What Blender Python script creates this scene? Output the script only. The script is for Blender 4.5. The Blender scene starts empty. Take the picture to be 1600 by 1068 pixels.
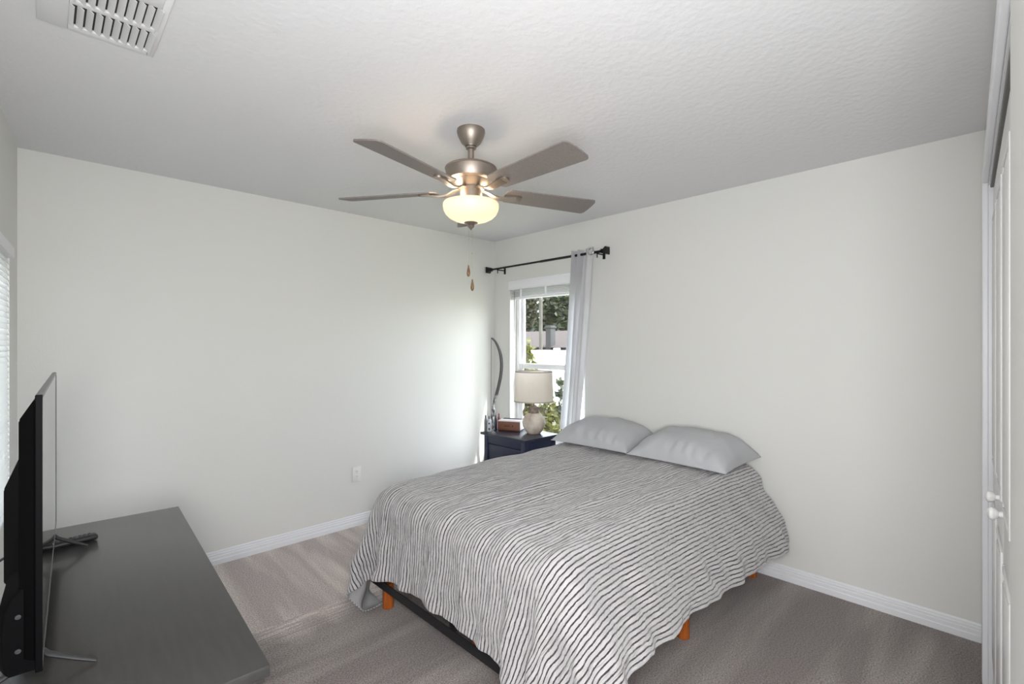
import bpy, bmesh, math, random
import numpy as np
from mathutils import Vector, Matrix
R = math.radians
PI = math.pi
scn = bpy.context.scene
col = scn.collection

# ------------------------------------------------------------------ camera
cam_d = bpy.data.cameras.new('camera')
cam = bpy.data.objects.new('camera', cam_d)
col.objects.link(cam)
cam.location = (0, 0, 1.42)
cam.rotation_euler = (R(90), 0, -math.atan2(.695, .719))
cam_d.sensor_width = 36
cam_d.lens = 36 * 755 / 1600
cam_d.shift_y = 4 / 1600
cam_d.clip_start = .02
cam_d.clip_end = 300
scn.camera = cam

# ------------------------------------------------------------------ world, sun, light
scn.view_settings.view_transform = 'Standard'
scn.view_settings.look = 'None'
scn.view_settings.gamma = 1
scn.view_settings.use_curve_mapping = False
scn.view_settings.exposure = 0.35
world = bpy.data.worlds.new('world')
scn.world = world
world.use_nodes = True
wn = world.node_tree
bg = wn.nodes['Background']
sky = wn.nodes.new('ShaderNodeTexSky')
sky.sky_type = 'NISHITA'
sky.sun_disc = False
sky.sun_elevation = R(55)
sky.sun_rotation = R(150)
sky.air_density = 1.0
hsv = wn.nodes.new('ShaderNodeHueSaturation')      # camera white balance for the daylight
hsv.inputs['Saturation'].default_value = .30
wn.links.new(sky.outputs[0], hsv.inputs['Color'])
wn.links.new(hsv.outputs[0], bg.inputs[0])
bg.inputs[1].default_value = 1.35


def light(name, kind, loc, direction, energy, color=(1, 1, 1), size=None, size_y=None, angle=None):
    d = bpy.data.lights.new(name, kind)
    d.energy = energy
    d.color = color
    if kind == 'AREA':
        d.shape = 'RECTANGLE'
        d.size = size
        d.size_y = size_y or size
    if angle:
        d.angle = angle
    o = bpy.data.objects.new(name, d)
    col.objects.link(o)
    o.location = loc
    if direction is not None:
        o.rotation_euler = Vector(direction).to_track_quat('-Z', 'Y').to_euler()
    return o


light('sun', 'SUN', (6, -4, 8), (-1, 2.3, -4), 9.0, (1, .97, .93), angle=R(.6))
# unseen area light added near the camera as the main fill
light('fill_area', 'AREA', (-.04, -.05, 1.40), (.74, .66, -.10), 54, (.985, .985, 1), .42, .7)

# ------------------------------------------------------------------ materials


def lin(c):
    return tuple(((v / 255 / 12.92) if v / 255 <= .04045 else ((v / 255 + .055) / 1.055) ** 2.4) for v in c) + (1,)


def mat(name, rgb, rough=.5, metal=0, noise=None, bump=None, spec=.5, rgb2=None, stretch=None, trans=None,
        emit=None, aniso=0, coat=0):
    """noise = scale of the mottling between rgb and rgb2; bump = (scale, strength, distance)"""
    m = bpy.data.materials.new(name)
    m.use_nodes = True
    nt = m.node_tree
    b = nt.nodes['Principled BSDF']
    b.inputs['Base Color'].default_value = lin(rgb)
    b.inputs['Roughness'].default_value = rough
    b.inputs['Metallic'].default_value = metal
    b.inputs['Specular IOR Level'].default_value = spec
    b.inputs['Coat Weight'].default_value = coat
    if aniso:
        b.inputs['Anisotropic'].default_value = aniso
    tc = nt.nodes.new('ShaderNodeTexCoord')
    vec = tc.outputs['Object']
    if stretch:
        mp = nt.nodes.new('ShaderNodeMapping')
        mp.inputs['Scale'].default_value = stretch
        nt.links.new(vec, mp.inputs['Vector'])
        vec = mp.outputs[0]
    if noise:
        n = nt.nodes.new('ShaderNodeTexNoise')
        n.inputs['Scale'].default_value = noise
        n.inputs['Detail'].default_value = 5
        nt.links.new(vec, n.inputs['Vector'])
        r = nt.nodes.new('ShaderNodeValToRGB')
        r.color_ramp.elements[0].position = .35
        r.color_ramp.elements[1].position = .65
        r.color_ramp.elements[0].color = lin(rgb)
        r.color_ramp.elements[1].color = lin(rgb2 or rgb)
        nt.links.new(n.outputs['Fac'], r.inputs[0])
        nt.links.new(r.outputs[0], b.inputs['Base Color'])
    if bump:
        n2 = nt.nodes.new('ShaderNodeTexNoise')
        n2.inputs['Scale'].default_value = bump[0]
        n2.inputs['Detail'].default_value = 3
        nt.links.new(vec, n2.inputs['Vector'])
        bp = nt.nodes.new('ShaderNodeBump')
        bp.inputs['Strength'].default_value = bump[1]
        bp.inputs['Distance'].default_value = bump[2]
        nt.links.new(n2.outputs['Fac'], bp.inputs['Height'])
        nt.links.new(bp.outputs[0], b.inputs['Normal'])
    if trans:
        out = nt.nodes['Material Output']
        t = nt.nodes.new('ShaderNodeBsdfTranslucent')
        t.inputs['Color'].default_value = lin(trans[0])
        mx = nt.nodes.new('ShaderNodeMixShader')
        mx.inputs[0].default_value = trans[1]
        nt.links.new(b.outputs[0], mx.inputs[1])
        nt.links.new(t.outputs[0], mx.inputs[2])
        nt.links.new(mx.outputs[0], out.inputs['Surface'])
    if emit:
        b.inputs['Emission Color'].default_value = lin(emit[0])
        b.inputs['Emission Strength'].default_value = emit[1]
    return m


M = {}
M['wall'] = mat('wall_paint', (215, 215, 211), .75, bump=(130, .25, .002))
M['ceiling'] = mat('ceiling_texture_paint', (217, 217, 218), .85, bump=(38, .55, .004))
M['trim'] = mat('trim_gloss_white', (224, 225, 228), .4)
M['door'] = mat('door_white', (222, 222, 220), .35)
M['track_shade'] = mat('bifold_track_shade', (120, 119, 116), .6, .2)
M['vinyl'] = mat('window_vinyl', (232, 233, 236), .35)
M['blind'] = mat('blind_slat_white', (242, 242, 241), .5, trans=((248, 248, 246), .40))
M['plastic_white'] = mat('outlet_plastic', (226, 226, 222), .35)
M['slot'] = mat('slot_dark', (40, 38, 36), .6)
M['vent'] = mat('vent_enamel', (218, 218, 218), .4)
M['vent_dark'] = mat('duct_dark', (60, 54, 48), .9)
M['nickel'] = mat('brushed_nickel', (160, 150, 140), .5, 1, bump=(90, .06, .001), stretch=(1, 1, 14))
M['blade'] = mat('blade_greyed_wood', (112, 105, 101), .48, noise=140, rgb2=(124, 116, 111))
M['chain'] = mat('pull_chain_metal', (190, 180, 165), .35, .9)
M['fob'] = mat('turned_wood_fob', (98, 70, 46), .5, noise=60, rgb2=(120, 90, 62))
M['bowl'] = mat('frosted_glass_bowl', (224, 212, 194), .3, trans=((250, 243, 232), .40), emit=((255, 226, 188), .06))
M['black_metal'] = mat('black_powder_coat', (22, 22, 25), .45)
M['rod'] = mat('rod_black', (26, 24, 24), .4, .3)
M['curtain'] = mat('curtain_white_cloth', (232, 232, 234), .85, trans=((240, 240, 242), .3), bump=(500, .2, .001))
M['grommet'] = mat('grommet_steel', (190, 190, 192), .25, 1)
M['tv'] = mat('tv_black_plastic', (5, 5, 6), .55, spec=.04, bump=(300, .1, .0005))
M['bezel'] = mat('tv_bezel_grey', (92, 92, 94), .32, .7)
M['foot'] = mat('tv_foot_dark', (46, 46, 47), .45, .3)
M['screen'] = mat('tv_screen_gloss', (10, 10, 12), .06, spec=.6)
M['rubber'] = mat('remote_rubber', (30, 30, 31), .5)
M['button'] = mat('remote_button', (60, 60, 62), .5)
M['dresser'] = mat('black_brown_wood', (46, 45, 44), .33, noise=9, rgb2=(51, 50, 49), stretch=(9, .8, 9), bump=(60, .12, .001), coat=.25)
M['navy'] = mat('navy_painted_wood', (38, 44, 66), .38, noise=8, rgb2=(42, 48, 72))
M['navy_top'] = mat('navy_wood_top', (44, 48, 62), .28)
M['knob_dark'] = mat('dark_knob', (38, 36, 36), .35, .6)
M['peg'] = mat('orange_pine', (178, 96, 34), .42, noise=14, rgb2=(150, 74, 24), stretch=(6, 6, .7))
M['mattress'] = mat('mattress_sheet_white', (214, 214, 212), .9, bump=(220, .2, .001))
M['pillow'] = mat('pillowcase_grey', (178, 179, 182), .9, bump=(18, .25, .012))
M['lamp_clay'] = mat('weathered_ceramic', (216, 207, 195), .75, noise=9, rgb2=(160, 144, 128), bump=(25, .35, .006))
M['lamp_neck'] = mat('lamp_neck_brown', (104, 90, 80), .55, noise=30, rgb2=(140, 126, 114))
M['shade'] = mat('linen_shade', (228, 224, 220), .9, trans=((250, 245, 238), .6), noise=160, rgb2=(220, 215, 210), stretch=(1, 1, .15))
M['shade_trim'] = mat('linen_shade_band', (168, 160, 152), .9)
M['box_wood'] = mat('walnut_box_face', (108, 70, 54), .5, noise=12, rgb2=(126, 82, 64), stretch=(1, 1, 6))
M['box_white'] = mat('box_white_side', (226, 222, 222), .5)
M['ink'] = mat('printed_dark', (48, 22, 18), .6)
M['bow_limb'] = mat('bow_limb_dark', (58, 56, 56), .35)
M['bow_riser'] = mat('bow_riser_silver', (170, 170, 172), .35, .6, noise=40, rgb2=(70, 70, 72))
M['bottle_w'] = mat('bottle_white', (205, 210, 220), .3)
M['bottle_g'] = mat('bottle_grey', (120, 122, 128), .35, .3)
M['bottle_r'] = mat('bottle_red', (112, 28, 44), .3)
M['bottle_d'] = mat('bottle_dark', (34, 34, 50), .3)
M['bark'] = mat('bark', (58, 48, 40), .9, noise=12, rgb2=(40, 32, 28))
M['leaf_tree'] = mat('leaf_tree_green', (26, 33, 18), .6, noise=1.2, rgb2=(54, 59, 34), trans=((58, 68, 32), .3))
M['leaf_tree2'] = mat('leaf_tree_olive', (36, 37, 24), .6, noise=1.2, rgb2=(64, 61, 42), trans=((68, 68, 38), .3))
M['leaf_shrub'] = mat('leaf_shrub_yellow_green', (54, 60, 22), .5, noise=5, rgb2=(92, 90, 44), trans=((96, 96, 38), .35))
M['fence'] = mat('white_vinyl_fence', (240, 240, 242), .4)
M['grass'] = mat('lawn', (110, 116, 78), .9, noise=3, rgb2=(130, 130, 96))
M['stucco'] = mat('house_stucco', (32, 30, 31), .9, noise=3, rgb2=(37, 35, 35))
M['roof'] = mat('roof_shingle', (58, 47, 43), .9, noise=6, rgb2=(50, 41, 38))
M['chimney'] = mat('chimney_grey', (46, 45, 45), .9, noise=3, rgb2=(40, 39, 39))
M['house_glass'] = mat('house_window_dark', (48, 56, 70), .15)
M['pole'] = mat('utility_pole_wood', (74, 71, 65), .9, noise=3, rgb2=(60, 57, 50))
M['cable'] = mat('black_cable', (18, 18, 18), .5)


def carpet_mat():
    m = bpy.data.materials.new('carpet_pile')
    m.use_nodes = True
    nt = m.node_tree
    b = nt.nodes['Principled BSDF']
    b.inputs['Roughness'].default_value = .95
    b.inputs['Specular IOR Level'].default_value = .1
    b.inputs['Sheen Weight'].default_value = .25
    tc = nt.nodes.new('ShaderNodeTexCoord')
    big = nt.nodes.new('ShaderNodeTexNoise')       # vacuum strokes: long streaks of turned nap
    mp = nt.nodes.new('ShaderNodeMapping')
    mp.inputs['Rotation'].default_value = (0, 0, R(-4))
    mp.inputs['Scale'].default_value = (.55, 3.6, 1)
    nt.links.new(tc.outputs['Object'], mp.inputs[0])
    big.inputs['Scale'].default_value = 1.5
    big.inputs['Detail'].default_value = 2
    big.inputs['Distortion'].default_value = .3
    mp2 = nt.nodes.new('ShaderNodeMapping')
    mp2.inputs['Rotation'].default_value = (0, 0, R(9))
    mp2.inputs['Scale'].default_value = (4.6, .6, 1)
    nt.links.new(tc.outputs['Object'], mp2.inputs[0])
    sp = nt.nodes.new('ShaderNodeSeparateXYZ')
    nt.links.new(tc.outputs['Object'], sp.inputs[0])
    rg = nt.nodes.new('ShaderNodeMapRange')
    rg.inputs['From Min'].default_value = 2.42
    rg.inputs['From Max'].default_value = 2.60
    nt.links.new(sp.outputs['Y'], rg.inputs['Value'])
    mv = nt.nodes.new('ShaderNodeMix')
    mv.data_type = 'VECTOR'
    nt.links.new(rg.outputs[0], mv.inputs['Factor'])
    nt.links.new(mp.outputs[0], mv.inputs[4])
    nt.links.new(mp2.outputs[0], mv.inputs[5])
    nt.links.new(mv.outputs[1], big.inputs['Vector'])
    fine = nt.nodes.new('ShaderNodeTexNoise')
    nt.links.new(tc.outputs['Object'], fine.inputs['Vector'])
    fine.inputs['Scale'].default_value = 150
    fine.inputs['Detail'].default_value = 4
    r1 = nt.nodes.new('ShaderNodeValToRGB')
    r1.color_ramp.elements[0].position = .42
    r1.color_ramp.elements[0].color = lin((134, 125, 122))
    r1.color_ramp.elements[1].position = .66
    r1.color_ramp.elements[1].color = lin((164, 156, 151))
    nt.links.new(big.outputs['Fac'], r1.inputs[0])
    r2 = nt.nodes.new('ShaderNodeValToRGB')
    r2.color_ramp.elements[0].position = .35
    r2.color_ramp.elements[0].color = (.50, .49, .48, 1)
    r2.color_ramp.elements[1].position = .66
    r2.color_ramp.elements[1].color = (1.25, 1.24, 1.22, 1)
    nt.links.new(fine.outputs['Fac'], r2.inputs[0])
    mul = nt.nodes.new('ShaderNodeMixRGB')
    mul.blend_type = 'MULTIPLY'
    mul.inputs[0].default_value = 1
    # turned pile along the left wall, plus painted-in daylight, with a zigzag edge
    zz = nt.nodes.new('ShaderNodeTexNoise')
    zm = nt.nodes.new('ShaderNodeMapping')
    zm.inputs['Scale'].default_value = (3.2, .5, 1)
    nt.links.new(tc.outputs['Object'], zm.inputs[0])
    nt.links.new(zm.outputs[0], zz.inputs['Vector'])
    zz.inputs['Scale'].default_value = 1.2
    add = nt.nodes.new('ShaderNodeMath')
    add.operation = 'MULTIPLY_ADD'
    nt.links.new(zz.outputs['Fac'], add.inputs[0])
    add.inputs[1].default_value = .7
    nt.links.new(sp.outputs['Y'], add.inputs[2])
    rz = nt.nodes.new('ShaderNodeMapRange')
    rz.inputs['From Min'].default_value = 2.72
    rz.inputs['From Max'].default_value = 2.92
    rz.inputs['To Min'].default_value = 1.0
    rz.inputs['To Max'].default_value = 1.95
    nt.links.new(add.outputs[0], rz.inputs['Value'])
    nap_light = nt.nodes.new('ShaderNodeVectorMath')
    nap_light.operation = 'SCALE'
    nt.links.new(r1.outputs[0], nap_light.inputs[0])
    nt.links.new(rz.outputs[0], nap_light.inputs['Scale'])
    nt.links.new(nap_light.outputs[0], mul.inputs[1])
    nt.links.new(r2.outputs[0], mul.inputs[2])
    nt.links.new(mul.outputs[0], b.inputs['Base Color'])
    bp = nt.nodes.new('ShaderNodeBump')
    bp.inputs['Strength'].default_value = .8
    bp.inputs['Distance'].default_value = .008
    nt.links.new(fine.outputs['Fac'], bp.inputs['Height'])
    nt.links.new(bp.outputs[0], b.inputs['Normal'])
    return m


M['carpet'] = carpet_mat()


def glass_mat():
    m = bpy.data.materials.new('window_glass')
    m.use_nodes = True
    nt = m.node_tree
    out = nt.nodes['Material Output']
    nt.nodes.remove(nt.nodes['Principled BSDF'])
    t = nt.nodes.new('ShaderNodeBsdfTransparent')
    t.inputs[0].default_value = (.95, .97, .97, 1)
    g = nt.nodes.new('ShaderNodeBsdfGlossy')
    g.inputs['Roughness'].default_value = .02
    lw = nt.nodes.new('ShaderNodeLayerWeight')
    lw.inputs[0].default_value = .5
    pw = nt.nodes.new('ShaderNodeMath')
    pw.operation = 'POWER'
    nt.links.new(lw.outputs['Facing'], pw.inputs[0])
    pw.inputs[1].default_value = 5
    f = nt.nodes.new('ShaderNodeMath')
    f.operation = 'MULTIPLY_ADD'
    nt.links.new(pw.outputs[0], f.inputs[0])
    f.inputs[1].default_value = .55
    f.inputs[2].default_value = .03
    mx = nt.nodes.new('ShaderNodeMixShader')
    nt.links.new(f.outputs[0], mx.inputs[0])
    nt.links.new(t.outputs[0], mx.inputs[1])
    nt.links.new(g.outputs[0], mx.inputs[2])
    nt.links.new(mx.outputs[0], out.inputs[0])
    return m


M['glass'] = glass_mat()


def stripe_mat():
    m = bpy.data.materials.new('striped_cotton')
    m.use_nodes = True
    nt = m.node_tree
    b = nt.nodes['Principled BSDF']
    b.inputs['Roughness'].default_value = .9
    b.inputs['Specular IOR Level'].default_value = .2
    b.inputs['Sheen Weight'].default_value = .48
    b.inputs['Sheen Roughness'].default_value = .55
    uv = nt.nodes.new('ShaderNodeUVMap')
    uv.uv_map = 'cloth'
    sep = nt.nodes.new('ShaderNodeSeparateXYZ')
    nt.links.new(uv.outputs[0], sep.inputs[0])
    nz = nt.nodes.new('ShaderNodeTexNoise')
    nz.inputs['Scale'].default_value = 26
    nz.inputs['Detail'].default_value = 4
    nt.links.new(uv.outputs[0], nz.inputs['Vector'])

    def math_(op, a, bval):
        n = nt.nodes.new('ShaderNodeMath')
        n.operation = op
        for i, v in enumerate((a, bval)):
            if v is None:
                continue
            if isinstance(v, (int, float)):
                n.inputs[i].default_value = v
            else:
                nt.links.new(v, n.inputs[i])
        return n.outputs[0]
    w = math_('MULTIPLY', math_('SUBTRACT', nz.outputs['Fac'], .5), .009)
    u = math_('ADD', sep.outputs['Y'], w)
    fr = math_('FRACT', math_('DIVIDE', u, .0172), None)
    tri = math_('ABSOLUTE', math_('SUBTRACT', fr, .5), None)
    # wobbling hand-printed edge of each stripe
    nz2 = nt.nodes.new('ShaderNodeTexNoise')
    nz2.inputs['Scale'].default_value = 130
    nt.links.new(uv.outputs[0], nz2.inputs['Vector'])
    tri2 = math_('ADD', tri, math_('MULTIPLY', math_('SUBTRACT', nz2.outputs['Fac'], .5), .14))
    r = nt.nodes.new('ShaderNodeValToRGB')
    r.color_ramp.elements[0].position = .315
    r.color_ramp.elements[0].color = lin((176, 173, 173))
    r.color_ramp.elements[1].position = .385
    r.color_ramp.elements[1].color = lin((48, 46, 51))
    nt.links.new(tri2, r.inputs[0])
    nt.links.new(r.outputs[0], b.inputs['Base Color'])
    mp = nt.nodes.new('ShaderNodeMapping')
    mp.inputs['Scale'].default_value = (7, 26, 1)
    nt.links.new(uv.outputs[0], mp.inputs[0])
    n3 = nt.nodes.new('ShaderNodeTexNoise')
    n3.inputs['Scale'].default_value = 1.6
    n3.inputs['Detail'].default_value = 4
    n3.inputs['Distortion'].default_value = .6
    nt.links.new(mp.outputs[0], n3.inputs['Vector'])
    bp = nt.nodes.new('ShaderNodeBump')
    bp.inputs['Strength'].default_value = 1.0
    bp.inputs['Distance'].default_value = .028
    nt.links.new(n3.outputs['Fac'], bp.inputs['Height'])
    nt.links.new(bp.outputs[0], b.inputs['Normal'])
    return m


M['stripe'] = stripe_mat()
M['lining'] = mat('duvet_underside_grey', (150, 150, 150), .9, bump=(40, .2, .004))

# ------------------------------------------------------------------ helpers
WM = {}          # world matrix of every object, by name


def at_world(o):
    return WM.get(o.name, Matrix.Identity(4))


def finish(name, bm, m, parent=None, smooth=True, angle=35, keep_uv=False):
    """link a bmesh built in world space as ONE object, under parent when given"""
    mats = m if isinstance(m, (list, tuple)) else [m]
    bmesh.ops.recalc_face_normals(bm, faces=bm.faces)
    me = bpy.data.meshes.new(name)
    W = at_world(parent) if parent else Matrix.Identity(4)
    bm.transform(W.inverted())
    bm.to_mesh(me)
    bm.free()
    for x in mats:
        me.materials.append(x)
    if smooth:
        for p in me.polygons:
            p.use_smooth = True
        me.set_sharp_from_angle(angle=R(angle))
    o = bpy.data.objects.new(name, me)
    col.objects.link(o)
    if parent:
        o.parent = parent
    WM[o.name] = W
    return o


def thing(name, label, cat, loc, rotz=0, group=None):
    o = bpy.data.objects.new(name, None)
    col.objects.link(o)
    o.empty_display_size = .1
    o.location = loc
    o.rotation_euler = (0, 0, rotz)
    WM[o.name] = Matrix.Translation(Vector(loc)) @ Matrix.Rotation(rotz, 4, 'Z')
    tag(o, label, cat, group)
    return o


def tag(o, label, cat, group=None):
    o['label'] = label
    o['category'] = cat
    if group:
        o['group'] = group
    return o


def struct(o):
    o['kind'] = 'structure'
    return o


def NB():
    return bmesh.new()


def box(bm, lo, hi, bev=0, M_=None, seg=2, mi=0):
    vs = [bm.verts.new((x, y, z)) for x in (lo[0], hi[0]) for y in (lo[1], hi[1]) for z in (lo[2], hi[2])]
    idx = [(0, 1, 3, 2), (4, 6, 7, 5), (0, 4, 5, 1), (2, 3, 7, 6), (0, 2, 6, 4), (1, 5, 7, 3)]
    fs = [bm.faces.new([vs[i] for i in f]) for f in idx]
    bmesh.ops.recalc_face_normals(bm, faces=fs)
    geo = vs
    if bev:
        es = list({e for f in fs for e in f.edges})
        r = bmesh.ops.bevel(bm, geom=es, offset=bev, segments=seg, affect='EDGES', profile=.5)
        fs = list({f for v in r['verts'] for f in v.link_faces} | {f for f in fs if f.is_valid})
        geo = list({v for f in fs for v in f.verts})
    for f in fs:
        f.material_index = mi
    if M_ is not None:
        for v in geo:
            v.co = M_ @ v.co
    return geo


def lathe(bm, prof, c=(0, 0, 0), n=40, M_=None, cap=True):
    rings = []
    for r, z in prof:
        ring = []
        for k in range(n):
            a = 2 * PI * k / n
            p = Vector((c[0] + r * math.cos(a), c[1] + r * math.sin(a), c[2] + z))
            ring.append(bm.verts.new(M_ @ p if M_ is not None else p))
        rings.append(ring)
    for a, b in zip(rings, rings[1:]):
        for k in range(n):
            bm.faces.new((a[k], a[(k + 1) % n], b[(k + 1) % n], b[k]))
    if cap:
        for ring in (rings[0], rings[-1]):
            try:
                bm.faces.new(ring)
            except ValueError:
                pass
    return rings


def tube(bm, pts, rad, n=10, cap=True, flat=1.0, up=None):
    """sweep a circle (or an ellipse, flat) along pts; rad is one number or one per point"""
    pts = [Vector(p) for p in pts]
    rs = rad if isinstance(rad, (list, tuple)) else [rad] * len(pts)
    rings = []
    ref = Vector(up) if up else None
    for i, p in enumerate(pts):
        t = (pts[min(i + 1, len(pts) - 1)] - pts[max(i - 1, 0)]).normalized()
        a = ref or (Vector((0, 0, 1)) if abs(t.z) < .9 else Vector((1, 0, 0)))
        s = t.cross(a).normalized()
        u = s.cross(t).normalized()
        rings.append([bm.verts.new(p + s * rs[i] * math.cos(2 * PI * k / n) + u * rs[i] * flat * math.sin(2 * PI * k / n))
                      for k in range(n)])
    for a, b in zip(rings, rings[1:]):
        for k in range(n):
            bm.faces.new((a[k], a[(k + 1) % n], b[(k + 1) % n], b[k]))
    if cap:
        bm.faces.new(rings[0])
        bm.faces.new(rings[-1])


def prism(bm, poly, z0, z1, M_=None):
    """extrude a 2-D outline (x, y) from z0 to z1"""
    lo = [Vector((x, y, z0)) for x, y in poly]
    hi = [Vector((x, y, z1)) for x, y in poly]
    if M_ is not None:
        lo = [M_ @ v for v in lo]
        hi = [M_ @ v for v in hi]
    lo = [bm.verts.new(v) for v in lo]
    hi = [bm.verts.new(v) for v in hi]
    n = len(lo)
    bm.faces.new(lo)
    bm.faces.new(hi)
    for k in range(n):
        bm.faces.new((lo[k], lo[(k + 1) % n], hi[(k + 1) % n], hi[k]))


def cat_rom(pts, n=8):
    pts = [Vector(p) for p in pts]
    out = []
    for i in range(len(pts) - 1):
        p0, p1, p2, p3 = pts[max(i - 1, 0)], pts[i], pts[i + 1], pts[min(i + 2, len(pts) - 1)]
        for k in range(n):
            t = k / n
            out.append(.5 * ((2 * p1) + (p2 - p0) * t + (2 * p0 - 5 * p1 + 4 * p2 - p3) * t * t
                             + (3 * p1 - p0 - 3 * p2 + p3) * t ** 3))
    out.append(pts[-1])
    return out


H = 2.44
XW = 3.215      # wall with the window and the bed head
YL = 3.58       # long wall on the left, with the outlet
# frame of the closet wall: local -x runs from the corner towards the camera, +y into the room
RC = math.atan2(.0463, .999)
OC = Vector((XW, .085, 0))
MC = Matrix.Translation(OC) @ Matrix.Rotation(RC, 4, 'Z')
# frame of the wall with the second window: +y runs towards the far corner, +x into the room
RN = -math.atan(.058)
ON = Vector((-.103, YL, 0))
MN = Matrix.Translation(ON) @ Matrix.Rotation(RN, 4, 'Z')

# ------------------------------------------------------------------ room shell
bm = NB()
box(bm, (-.75, -2.1, -.12), (3.5, 3.75, 0))
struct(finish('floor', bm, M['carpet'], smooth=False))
bm = NB()
box(bm, (-.75, -2.1, H), (3.5, 3.75, H + .12))
struct(finish('ceiling', bm, M['ceiling'], smooth=False))

bm = NB()
box(bm, (-.6, YL, 0), (XW + .14, YL + .14, H))
struct(finish('wall_left', bm, M['wall'], smooth=False))

WY0, WY1, WZ0, WZ1 = 2.45, 3.353, .50, 2.03      # window opening
bm = NB()
box(bm, (XW, -.9, 0), (XW + .14, WY0, H))
box(bm, (XW, WY1, 0), (XW + .14, YL, H))
box(bm, (XW, WY0, 0), (XW + .14, WY1, WZ0))
box(bm, (XW, WY0, WZ1), (XW + .14, WY1, H))
struct(finish('wall_right', bm, M['wall'], smooth=False))

NY0, NY1, NZ0, NZ1 = -1.75, -.30, .65, 1.88        # second window, in the frame MN
bm = NB()
box(bm, (-.14, -5.3, 0), (0, NY0, H), M_=MN)
box(bm, (-.14, NY1, 0), (0, .02, H), M_=MN)
box(bm, (-.14, NY0, 0), (0, NY1, NZ0), M_=MN)
box(bm, (-.14, NY0, NZ1), (0, NY1, H), M_=MN)
struct(finish('wall_near', bm, M['wall'], smooth=False))

# closet wall: opening between CX0 (near) and CX1 (far)
CX0, CX1, CZ = -2.02, -.40, 2.09
bm = NB()
box(bm, (CX1, -.10, 0), (.02, 0, H), M_=MC)
box(bm, (-2.38, -.10, 0), (CX0, .0105, H), M_=MC)
box(bm, (CX0, -.10, CZ), (CX1, 0, H), M_=MC)
struct(finish('wall_closet', bm, M['wall'], smooth=False))
bm = NB()
box(bm, (-2.38, -1.0, 0), (-2.26, -.10, H), M_=MC)     # closet side wall, towards the passage
box(bm, (-2.26, -.85, 0), (.1, -.75, H), M_=MC)        # closet back wall
struct(finish('wall_closet_inside', bm, M['wall'], smooth=False))
bm = NB()
box(bm, (-.75, -2.1, 0), (1.0, -1.98, H))
box(bm, (.86, -1.98, 0), (1.0, -.95, H))
struct(finish('wall_passage', bm, M['wall'], smooth=False))


def baseboard(name, M_, x0, x1):
    """local x along the wall, +y out of the wall"""
    prof = [(0, 0), (.016, 0), (.016, .030), (.0125, .034), (.0125, .052), (.010, .055), (.010, .066), (.006, .070),
            (.006, .078), (.004, .084), (0, .086)]
    bm = NB()
    rings = []
    for x in (x0, x1):
        rings.append([bm.verts.new(M_ @ Vector((x, y, z))) for y, z in prof])
    n = len(prof)
    for k in range(n):
        bm.faces.new((rings[0][k], rings[0][(k + 1) % n], rings[1][(k + 1) % n], rings[1][k]))
    bm.faces.new(rings[0])
    bm.faces.new(rings[1])
    return struct(finish(name, bm, M['trim'], smooth=False))


ML_ = Matrix.Translation((0, YL, 0)) @ Matrix.Rotation(PI, 4, 'Z')
baseboard('baseboard_left', ML_, -XW + .0, .1)
MR_ = Matrix.Translation((XW, 0, 0)) @ Matrix.Rotation(PI / 2, 4, 'Z')
baseboard('baseboard_right', MR_, .10, YL - .016)
MNB = MN @ Matrix.Rotation(-PI / 2, 4, 'Z')
baseboard('baseboard_near', MNB, .02, 5.0)

# ------------------------------------------------------------------ window 1 (bed wall)
w1 = struct(thing('window_1', 'white vinyl single hung window beside the curtain', 'window', (XW + .1, (WY0 + WY1) / 2, WZ0)))
del w1['category']
del w1['label']


def ring(bm, x0, x1, y0, y1, z0, z1, t, bev=.004, tb=None):
    tb = tb or t
    box(bm, (x0, y0, z0), (x1, y0 + t, z1), bev)
    box(bm, (x0, y1 - t, z0), (x1, y1, z1), bev)
    box(bm, (x0, y0 + t, z0), (x1, y1 - t, z0 + tb), bev)
    box(bm, (x0, y0 + t, z1 - t), (x1, y1 - t, z1), bev)


bm = NB()
ring(bm, XW + .085, XW + .139, WY0 + .001, WY1 - .001, WZ0 + .001, WZ1 - .001, .045)
finish('window_frame', bm, M['vinyl'], w1)
ZM = 1.22
bm = NB()
ring(bm, XW + .112, XW + .134, WY0 + .045, WY1 - .045, ZM - .03, WZ1 - .045, .034)
us = finish('upper_sash', bm, M['vinyl'], w1)
bm = NB()
ring(bm, XW + .088, XW + .111, WY0 + .045, WY1 - .045, WZ0 + .045, ZM + .02, .038)
ls = finish('lower_sash', bm, M['vinyl'], w1)
for nm, p, x, z0, z1 in (('pane', us, XW + .123, ZM, WZ1 - .078), ('pane', ls, XW + .0995, WZ0 + .082, ZM - .017)):
    bm = NB()
    box(bm, (x - .002, WY0 + .078, z0), (x + .002, WY1 - .078, z1))
    finish(nm, bm, M['glass'], p, smooth=False)
bm = NB()
box(bm, (XW - .025, WY0 - .03, WZ0 - .028), (XW + .085, WY1 + .03, WZ0 + .002), .006)
struct(finish('trim_2', bm, M['trim']))

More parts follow.
